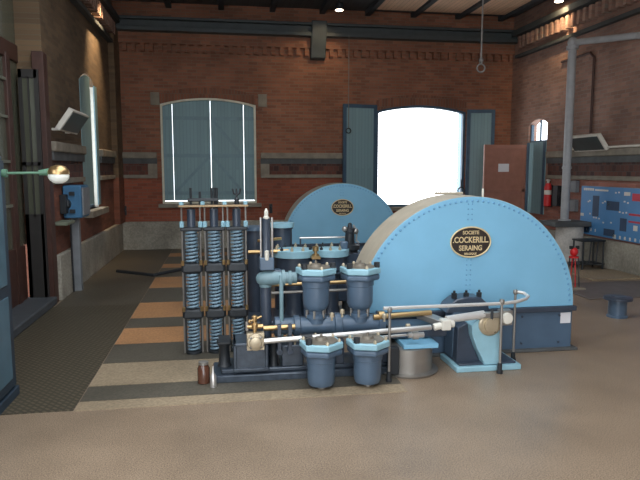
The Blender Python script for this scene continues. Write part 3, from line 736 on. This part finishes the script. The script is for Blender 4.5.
# ------------------------------------------------------------ second pump line behind the cowling
rp = thing('rear_pump', 'second pump with two wide pale flanged covers beyond the front valve pots', 'pump engine', (1.0, 7.6, 0))
part('bed_plate', MB().box(.2, 2.0, 7.25, 8.0, .0, .16), M['bed'], rp, .015)
for x, r in ((.88, .25), (1.36, .22)):
    cy = part('cylinder', MB().lathe((x, 7.62, 0), [(r*.55, .16), (r*.45, .25), (r*.45, .62), (r*.7, .68), (r*.94, .74), (r*.94, .90)], 32), M['slate_dark'], rp)
    part('cover_flange', MB().lathe((x, 7.62, 0), [(r*1.02, .90), (r*1.05, .905), (r*1.05, .985), (r*1.02, .99), (r*.6, 1.0)], 36), M['pale_teal'], cy, 0, 'pale teal cover rim')
    for k in range(10):
        a = 2*PI*k/10+.1
        part('bolt', MB().lathe((x+r*.9*math.cos(a), 7.62+r*.9*math.sin(a), 0), [(.02, .985), (.02, 1.02), (.01, 1.022), (.01, 1.045)], 6), M['pewter'] if k % 3 else M['black'], cy)
vs = part('air_vessel', MB().lathe((.76, 7.95, 0), [(.10, .16), (.10, .7), (.12, .9), (.135, 1.0), (.135, 1.22), (.15, 1.225), (.15, 1.245)], 28), M['slate_dark'], rp)
part('vessel_flange', MB().lathe((.76, 7.95, 0), [(.165, 1.245), (.165, 1.30), (.1, 1.305)], 28), M['pale_teal'], vs)
vs = part('air_vessel', MB().lathe((.40, 7.85, 0), [(.10, .16), (.10, .7), (.13, 1.0), (.13, 1.22)], 28), M['slate_dark'], rp)
part('vessel_flange', MB().lathe((.40, 7.85, 0), [(.16, 1.22), (.16, 1.27), (.1, 1.275)], 28), M['slate'], vs)
part('brass_pipe', MB().cyl((.3, 7.5, .98), (.80, 7.5, .985), .025, n=10), M['brass'], rp)
part('brass_pipe', MB().cyl((.42, 7.5, 1.12), (.72, 7.62, 1.13), .018, n=10), M['brass'], rp)
part('brass_rod', MB().cyl((.5, 7.3, .60), (1.75, 7.32, .61), .022, n=10), M['brass'], rp)
part('brass_rod', MB().cyl((.5, 7.3, .50), (1.75, 7.32, .51), .018, n=10), M['steel_dull'], rp)
part('valve_gear', MB().box(.98, 1.2, 7.4, 7.7, .16, .48).lathe((0, 7.5, .72), [(.05, .62), (.05, .9), (.08, .905), (.08, .95), (.05, .955), (.05, 1.5)], 18, 'X'), M['slate'], rp, .01)
part('lubricator', MB().lathe((1.12, 7.36, 0), [(.045, .93), (.045, .96), (.02, .965), (.02, .99), (.04, 1.0), (.04, 1.05), (.012, 1.06)], 14).box(1.065, 1.175, 7.32, 7.42, .90, .935), M['brass'], rp)
part('thin_rail', MB().cyl((.99, 7.9, 1.10), (1.72, 7.9, 1.10), .014, n=8), M['steel'], rp, 0, 'thin bright horizontal rod')
part('rod_stay', MB().cyl((1.0, 7.9, .2), (1.0, 7.9, 1.10), .012, n=8), M['slate_dark'], rp)
gv = part('governor_post', MB().lathe((1.62, 7.7, 0), [(.10, .16), (.10, .95), (.13, .97), (.13, 1.02), (.065, 1.04), (.06, 1.18), (.075, 1.19), (.075, 1.24), (.03, 1.25), (.025, 1.30), (.01, 1.31)], 18), M['black'], rp)
part('governor_ball', MB().ball((1.55, 7.68, 1.23), .04, n=12), M['steel_dull'], gv)
part('governor_ball', MB().ball((1.69, 7.68, 1.20), .04, n=12), M['steel_dull'], gv)
part('governor_arm', MB().tube([(1.66, 7.68, 1.28), (1.71, 7.68, 1.2), (1.70, 7.68, 1.08), (1.74, 7.68, 1.05)], .014, 8), M['steel'], gv)
part('link_block', MB().box(1.40, 1.78, 7.6, 7.9, .3, .93), M['slate_dark'], rp, .02)
part('link_block', MB().box(1.47, 1.56, 7.5, 7.62, .9, 1.09), M['slate'], rp, .02)

# ------------------------------------------------------------ things on the floor
jr = thing('glass_jar', 'small brown glass jar standing on the floor by the pump bed', 'jar', (-.205, 5.64, .006))
part('body', MB().lathe((-.205, 5.64, 0), [(.05, .006), (.058, .012), (.058, .15), (.045, .175), (.042, .19)], 24), M['jar_glass'], jr)
part('lid', MB().lathe((-.205, 5.64, 0), [(.046, .185), (.046, .21), (.03, .214)], 20), M['steel_dull'], jr)
solo('oil_can', MB().lathe((-.115, 5.52, 0), [(.03, 0), (.03, .11), (.012, .14), (.008, .2)], 18), M['steel'], 'narrow bright oil can beside the brown jar on the floor', 'oil can')
st = thing('iron_bollard', 'short dark iron bollard with wide disc top on the right floor', 'bollard', (5.28, 7.40, 0))
part('body', MB().lathe((5.28, 7.40, 0), [(.135, 0), (.135, .02), (.118, .03), (.118, .235)], 28), M['slate'], st)
part('disc_top', MB().lathe((5.28, 7.40, 0), [(.13, .235), (.185, .24), (.185, .275), (.10, .285), (.09, .295)], 32), M['slate_dark'], st)

solo('iron_bar', MB().tube([(-2.05, 12.2, .025), (-1.3, 11.6, .025), (-.75, 12.3, .025)], .035, 8), M['black'], 'bent dark iron bar lying on the floor near the left wall corner', 'bar')
# red valve on thin rods behind the front cowling
vx, vy = 5.72, 9.2
rv = thing('red_valve_stand', 'red valve head on four thin rods behind the front cowling', 'valve stand', (vx, vy, 0))
part('base', MB().box(vx-.13, vx+.17, vy-.12, vy+.12, 0, .05), M['stone'], rv, .01)
for dx in (-.09, -.03, .03, .1):
    part('rod', MB().cyl((vx+dx, vy+(.03 if dx < 0 else -.03), .05), (vx+dx*.8, vy, .56), .009, n=8), M['red'] if abs(dx) < .05 else M['black'], rv)
part('valve_head', MB().ball((vx, vy, .64), .066, (1, 1, 1.1), 16).lathe((vx, vy, 0), [(.08, .54), (.08, .565), (.03, .57)], 16), M['red'], rv)
part('valve_cap', MB().box(vx-.08, vx-.03, vy-.02, vy+.02, .69, .74).box(vx+.03, vx+.08, vy-.02, vy+.02, .69, .74), M['black'], rv)

# column pipe on its concrete drum by the right wall
px, py = 7.20, 12.0
cp = thing('column_pipe', 'tall grey pipe rising from the concrete drum and turning along the right wall', 'pipe', (px, py, .9))
part('riser', MB().lathe((px, py, 0), [(.13, .905), (.13, .93), (.085, .94), (.085, 2.0), (.10, 2.005), (.10, 2.05), (.085, 2.055), (.085, 4.45), (.12, 4.455), (.12, 4.53), (.085, 4.54), (.085, 4.60)], 24), M['pipe_grey'], cp)
part('branch', MB().tube([(px, py, 4.58), (px+.08, py-.24, 4.57), (px+.30, py-1.03, 4.49), (px+.42, py-1.5, 4.44)], .065, 16), M['pipe_grey'], cp)
part('elbow_cap', MB().ball((px, py, 4.60), .105, n=18), M['pipe_grey'], cp)
dr = thing('concrete_drum', 'pale concrete drum under the tall pipe by the right wall', 'drum', (7.36, 12, 0))
part('drum', MB().lathe((7.33, 12.0, 0), [(.28, .06), (.28, .78), (.27, .80)], 36), M['concrete'], dr)
part('top_slab', MB().box(6.80, 7.615, 11.66, 12.34, .80, .90), M['stone_dark'], dr, .01)
part('foot_slab', MB().box(6.74, 7.615, 11.6, 12.4, 0, .06), M['stone_dark'], dr, .01)
rk = thing('iron_rack', 'small open iron rack standing right of the concrete drum', 'rack', (7.3, 11.3, 0))
for x in (7.06, 7.50):
    for y in (11.05, 11.38):
        part('post', MB().cyl((x, y, 0), (x, y, .58), .018, n=8), M['black'], rk)
part('top_frame', MB().box(7.03, 7.53, 11.02, 11.41, .56, .59), M['black'], rk, .004)
part('shelf', MB().box(7.03, 7.53, 11.02, 11.41, .1, .12), M['black'], rk, .004)
for x in (7.2, 7.35):
    part('bar', MB().cyl((x, 11.05, .12), (x+.03, 11.05, .56), .014, n=8), M['black'], rk)

# ------------------------------------------------------------ right wall things
X = XR
fe = thing('fire_extinguisher', 'red fire extinguisher hanging on the right wall left of the tall pipe', 'fire extinguisher', (X-.09, 13.45, 1.1))
part('body', MB().lathe((X-.09, 13.45, 0), [(.07, 1.12), (.085, 1.14), (.085, 1.58), (.05, 1.66), (.03, 1.67)], 22), M['red'], fe)
part('wall_bracket', MB().box(X-.03, X, 13.38, 13.52, 1.1, 1.62), M['black'], fe)
part('valve', MB().lathe((X-.09, 13.45, 0), [(.03, 1.67), (.03, 1.72), (.05, 1.73), (.05, 1.75), (.01, 1.76)], 12), M['white'], fe)
part('label_band', MB().lathe((X-.09, 13.45, 0), [(.086, 1.40), (.0865, 1.405), (.0865, 1.50), (.086, 1.505)], 22), M['white'], fe)
solo('hose_coil', MB().lathe((X-.10, 13.05, 1.42), [(.04, -.03), (.10, -.028), (.13, 0), (.10, .05), (.04, .06)], 20, 'X').box(X-.14, X-.01, 12.95, 13.15, 1.15, 1.62), M['black'], 'black coiled hose reel on the right wall beside the red extinguisher', 'hose')
for y, z in ((12.42, 1.62), (12.42, 1.2)):
    solo('switch_box', MB().box(X-.09, X-.0, y-.12, y+.12, z-.13, z+.13), M['cable_grey'], 'upper small grey switch box on the right wall behind the pipe' if z > 1.4 else 'lower small grey switch box on the right wall behind the pipe', 'switch box', 'switch boxes behind the pipe', .01)
ml = thing('display_board', 'long blue display board with white captions on the right wall', 'display board', (X-.02, 11.0, .62))
pn = part('panel', MB().box(X-.045, X-.015, 8.2, 12.15, .62, 1.64), M['mural'], ml, .004)
def mark(y0, y1, z0, z1, m, nm='print'): part(nm, MB().box(X-.0475, X-.0445, min(y0, y1), max(y0, y1), z0, z1), m, pn)
y = 12.06
while y > 11.7: mark(y, y-.06, 1.55, 1.60, M['white'], 'caption'); y -= .075
y = 11.66
while y > 11.25: mark(y, y-.085, 1.55, 1.585, M['white'], 'caption'); y -= .09
mark(11.72, 11.5, 1.02, 1.45, M['mural_dark']); mark(11.25, 10.85, 1.18, 1.36, M['mural_dark']); mark(12.1, 11.8, .66, .86, M['mural_dark']); mark(11.3, 10.95, .66, .8, M['mural_dark']); mark(10.8, 10.6, .8, 1.05, M['mural_dark'])  # dark motifs; the flatter low one is a shadow painted on the board
for a, b_, z0, z1 in ((10.48, 8.9, 1.40, 1.54), (10.55, 9.0, 1.12, 1.16), (10.55, 9.0, .985, 1.02)): mark(a, b_, z0, z1, M['mural_red'])
random.seed(3)
for (y, z) in ((11.85, 1.32), (11.9, 1.3), (11.4, 1.30), (11.33, 1.33), (11.22, 1.28), (11.0, 1.52), (10.9, 1.53), (10.72, 1.36), (10.62, 1.34), (11.82, 1.05), (11.68, .98), (11.6, .98), (11.5, .97), (10.85, 1.15), (10.75, 1.14), (10.65, 1.15), (11.1, .92), (11.35, .9)):
    mark(y, y-.05, z, z+.03, M['white'], 'caption')
mark(10.72, 10.54, 1.49, 1.56, M['white'], 'caption'); mark(10.40, 10.28, .84, .94, M['white'], 'caption'); mark(12.14, 12.02, 1.0, 1.06, M['white'], 'caption')
for y in (12.05, 11.9, 11.75, 11.6): mark(y, y-.035, .70, .76, M['white'], 'caption')
for y in (11.0, 10.8, 10.65, 10.5, 10.35, 10.2): mark(y, y-.05, .64, .70, M['white'], 'caption')
mark(10.98, 10.9, .63, .71, M['white'], 'caption')
solo('wall_conduit', MB().tube([(X-.13, 12.6, 2.43), (X-.13, 6, 2.43)], .022, 8), M['white'], 'thin pale conduit lying on top of the right wall stone band', 'conduit')
solo('wall_conduit', MB().tube([(X-.03, 11.95, 2.75), (X-.03, 11.95, 4.3), (X-.03, 12.1, 4.42), (X-.03, 13.2, 4.42)], .028, 8), M['wood_brown'], 'thin brown pipe running up the right wall behind the tall grey pipe', 'conduit')

def flood(side, yc, zc, label):
    """long tilted lamp box on wall brackets: pale casing, dark face turned down into the room"""
    X = XL if side == 'left' else XR; s = 1 if side == 'left' else -1
    t = thing('flood_lamp', label, 'lamp', (X+s*.2, yc, zc-.2), 'tilted wall lamps')
    d = Vector((s*.21, .30)).normalized(); nn = Vector((d.y*s, -d.x*s))      # along the slab, and out of its dark face
    if nn.y > 0: nn = -nn
    o = Vector((X+s*.08, zc-.17)); L, T = .37, .08
    def slab(l0, l1, t0, t1, y0, y1):
        q = [o+d*l0+nn*t0, o+d*l1+nn*t0, o+d*l1+nn*t1, o+d*l0+nn*t1]
        return MB().prism([(v.x, v.y) for v in q], 'Y', y0, y1)
    b = part('casing', slab(0, L, 0, T, yc-.56, yc+.56), M['white'], t, .008)
    part('lamp_face', slab(.03, L-.03, T, T+.006, yc-.51, yc+.53), M['dark_face'], b)
    for dy in (-.4, .4):
        e0, e1 = sorted((X, X+s*.17))
        part('bracket', MB().box(e0, e1, yc+dy-.02, yc+dy+.02, zc-.2, zc-.165).box(X+s*.12-.015, X+s*.12+.015, yc+dy-.02, yc+dy+.02, zc-.17, zc-.06), M['white'], t)
    return t
flood('left', 10.25, 2.78, 'tilted white-edged wall lamp high on the left wall')
flood('right', 11.75, 2.58, 'tilted white-edged wall lamp above the blue display board')

# ------------------------------------------------------------ brown board in the right corner
db = thing('door_panel', 'tall red brown wooden panel with white paper leaning in the right corner', 'panel', (6.95, 14.45, 0))
part('board', MB().box(6.42, 7.52, 14.42, 14.47, .0, 2.60), M['wood_door'], db, .008)
part('batten', MB().box(6.42, 7.52, 14.40, 14.42, 1.42, 1.5).box(6.42, 6.5, 14.40, 14.42, .0, 2.6).box(7.44, 7.52, 14.40, 14.42, 0, 2.6).box(6.5, 7.44, 14.40, 14.42, 2.5, 2.6), M['wood_door'], db, .004)
solo('paper_notice', MB().box(6.80, 7.08, 14.414, 14.419, 1.93, 2.13), M['paper'], 'white paper sheet pinned to the red brown panel in the corner', 'notice')

# ------------------------------------------------------------ back wall small things
for x, z, l in ((-2.39, .98, 'small dark hook on the back wall left of the shuttered window'), (1.22, .99, 'small dark hook on the back wall right of the shuttered window')):
    solo('wall_hook', MB().box(x-.04, x+.04, YB-.03, YB, z-.12, z+.12).tube([(x, YB-.03, z), (x, YB-.1, z-.02), (x, YB-.1, z+.06)], .02, 8), M['black'], l, 'hook', 'dark wall hooks', .004)
def ring_pts(c, r, n=20): return [(c[0]+r*math.cos(2*PI*k/n), c[1], c[2]+r*math.sin(2*PI*k/n)) for k in range(n)]
cd = thing('hanging_rope', 'long grey rope with a loop hanging from the roof near the right corner', 'rope', (4.78, 11, 3.8))
part('rope', MB().cyl((4.78, 11, 3.98), (4.78, 11, 5.98), .016, n=8), M['rope'], cd)
part('knot', MB().ball((4.78, 11, 4.0), .045, (1, 1, 1.3), 10), M['rope'], cd)
part('loop', MB().tube([(x, y, z) for x, y, z in ring_pts((4.78, 11, 3.86), .075)], .015, 8, closed=True), M['rope'], cd)
cd = thing('ring_pull', 'thin pull cord with a ring hanging beside the open left shutter leaf', 'cord', (3.17, 15.3, 2.9))
part('cord', MB().cyl((3.17, 15.3, 3.02), (3.17, 15.3, 5.28), .010, n=6), M['rope'], cd)
part('ring', MB().tube(ring_pts((3.17, 15.3, 2.96), .06), .014, 8, closed=True), M['black'], cd)
cd = thing('pull_ring', 'black pull ring hanging at the lower right edge of the bright window', 'ring', (6.26, YB-.03, 1.2))
part('ring', MB().tube(ring_pts((6.33, YB-.04, 1.42), .09), .018, 8, closed=True), M['black'], cd)
part('strap', MB().cyl((6.33, YB-.04, 1.5), (6.33, YB-.02, 1.72), .012, n=6), M['black'], cd)

# ------------------------------------------------------------ left wall things
sb = thing('switch_box', 'blue electric switch box on the left wall above a grey duct', 'switch box', (XL+.15, 10.45, 1.2))
part('case', MB().box(XL+.02, XL+.30, 10.2, 10.75, 1.22, 1.74), M['box_blue'], sb, .015)
part('cover', MB().box(XL+.30, XL+.325, 10.23, 10.72, 1.26, 1.70), M['cable_grey'], sb, .006)
part('latch', MB().box(XL+.12, XL+.2, 10.17, 10.2, 1.3, 1.36).box(XL+.12, XL+.2, 10.17, 10.2, 1.58, 1.64), M['black'], sb)
part('side_switch', MB().lathe((XL+.06, 10.2, 1.45), [(.02, -.1), (.08, -.09), (.09, 0)], 14, 'Y').box(XL+.0, XL+.1, 10.06, 10.2, 1.3, 1.6), M['black'], sb, .01)
solo('cable_duct', MB().box(XL+.085, XL+.20, 10.40, 10.52, 0.0, 1.22), M['cable_grey'], 'grey vertical duct running from the blue switch box to the floor', 'duct', None, .006)
solo('cable', MB().tube([(XL+.10, 10.28, 1.2), (XL+.10, 10.28, .5), (XL+.11, 10.26, .02)], .014, 8), M['black'], 'black cable beside the grey duct on the left wall', 'cable')
solo('wall_shelf', MB().box(XL, XL+.2, 9.66, 10.16, 1.15, 1.20), M['green_wood'], 'narrow grey green shelf board on the left wall below the switch box', 'shelf', None, .006)

cb = thing('control_cabinet', 'tall dull blue panelled cabinet at the left edge', 'cabinet', (-2.1, 4.9, 0))
part('body', MB().box(-2.44, -1.85, 4.2, 5.60, .02, 2.11), M['cab_frame'], cb, .01)
part('plinth', MB().box(-2.46, -1.82, 4.18, 5.62, .0, .09), M['cab_frame'], cb, .01)
for y0, y1 in ((4.25, 4.88), (4.93, 5.56)):
    dr = part('door', MB().box(-1.85, -1.825, y0, y1, .12, 2.07), M['cab_frame'], cb, .004)
    part('door_panel', MB().box(-1.826, -1.816, y0+.09, y1-.10, .2, .92), M['cab_blue'], dr, .004)
    part('door_panel', MB().box(-1.826, -1.816, y0+.09, y1-.10, 1.02, 1.98), M['cab_blue'], dr, .004)
gl = thing('gooseneck_lamp', 'round white lamp with brass cap on a green arm at the left', 'lamp', (-1.9, 5.5, 1.97))
part('wall_boss', MB().cyl((-1.8245, 5.52, 1.965), (-1.79, 5.52, 1.965), .035, n=14), M['green_pipe'], gl)
part('arm', MB().tube([(-1.80, 5.52, 1.965), (-1.66, 5.54, 1.966), (-1.48, 5.58, 1.968)], .011, 8), M['green_pipe'], gl)
part('socket', MB().cyl((-1.55, 5.57, 1.967), (-1.47, 5.585, 1.975), .022, .032, 12), M['green_pipe'], gl)
part('globe', MB().ball((-1.395, 5.59, 1.94), .078, (1.12, 1.1, .85), 20), M['globe'], gl)
part('cap', MB().lathe((-1.395, 5.59, 0), [(.090, 1.955), (.088, 1.985), (.062, 2.02), (.02, 2.035)], 24), M['brass'], gl)
bx = thing('indicator_box', 'small white dial with red top on the blue cabinet', 'indicator', (-2.0, 5.45, 2.11))
part('dial', MB().box(-2.0, -1.885, 5.38, 5.5, 2.11, 2.26), M['cab_frame'], bx, .02)
part('dial_face', MB().ball((-1.94, 5.40, 2.29), .055, n=14), M['white'], bx)
part('red_cap', MB().lathe((-1.94, 5.42, 0), [(.05, 2.34), (.05, 2.39), (.02, 2.41)], 14), M['red'], bx)

# ------------------------------------------------------------ roof lamps
def lamp(x, y, z, label, power, aim, size=.05, spot=True, color=(1, .72, .42), ang=70):
    t = thing('roof_spotlight', label, 'lamp', (x, y, z), 'roof spotlights')
    part('housing', MB().lathe((x, y, 0), [(.10, z), (.10, z+.14), (.05, z+.17), (.03, z+.175)], 18), M['black'], t)
    part('stem', MB().cyl((x, y, z+.17), (x, y, ZC+.12), .018, n=8), M['black'], t)
    part('glass', MB().lathe((x, y, 0), [(.085, z-.012), (.09, z-.004), (.085, z+.004)], 18), M['lamp_hot'], t)
    l = bpy.data.lights.new('spot', 'SPOT'); l.energy = power; l.spot_size = math.radians(ang); l.spot_blend = .9; l.shadow_soft_size = size; l.color = color
    o = bpy.data.objects.new('spot', l); COL.objects.link(o); o.location = (x, y, z-.03)
    o.rotation_euler = (Vector(aim)-o.location).to_track_quat('-Z', 'Y').to_euler()
    return t
lamp(-1.95, 13.3, 5.62, 'warm spotlight above the left wall cornice', 420, (XL, 13.3, 4.3), ang=70)
lamp(7.25, 12.7, 5.60, 'bright warm spotlight at the top above the tall pipe', 130, (XR, 13.2, 5.1), ang=100)
lamp(2.75, 14.4, 5.66, 'dim spotlight above the middle wall bracket', 60, (2.2, YB, 4.2), ang=90)

# ------------------------------------------------------------ daylight
world = bpy.data.worlds.new('sky'); scene.world = world; world.use_nodes = True
bg = world.node_tree.nodes['Background']; bg.inputs[0].default_value = (.90, .95, 1.0, 1); bg.inputs[1].default_value = 4.2
def portal(loc, rot, sx, sy):
    l = bpy.data.lights.new('portal', 'AREA'); l.shape = 'RECTANGLE'; l.size = sx; l.size_y = sy; l.cycles.is_portal = True
    o = bpy.data.objects.new('portal', l); COL.objects.link(o); o.location = loc; o.rotation_euler = rot
portal(((XL+2.6)/2, YF, 3.0), (-PI/2, 0, 0), 2.6-XL, 5.9)
for h in SIDE: portal((XL-.52, (h[0]+h[1])/2, 2.8), (0, -PI/2, 0), 3.9, h[1]-h[0])
portal(((W2[0]+W2[1])/2, YB+.32, 2.35), (PI/2, 0, 0), 2.4, 2.8)

portal(((SK[0]+SK[1])/2, (SK[2]+SK[3])/2, ZC+.26), (0, 0, 0), SK[1]-SK[0], SK[3]-SK[2])

scene.view_settings.view_transform = 'Standard'
scene.view_settings.look = 'None'
scene.view_settings.exposure = 0.0
scene.view_settings.gamma = 1.0
scene.view_settings.use_curve_mapping = False
scene.cycles.use_denoising = True
scene.cycles.max_bounces = 8
scene.cycles.sample_clamp_indirect = 4
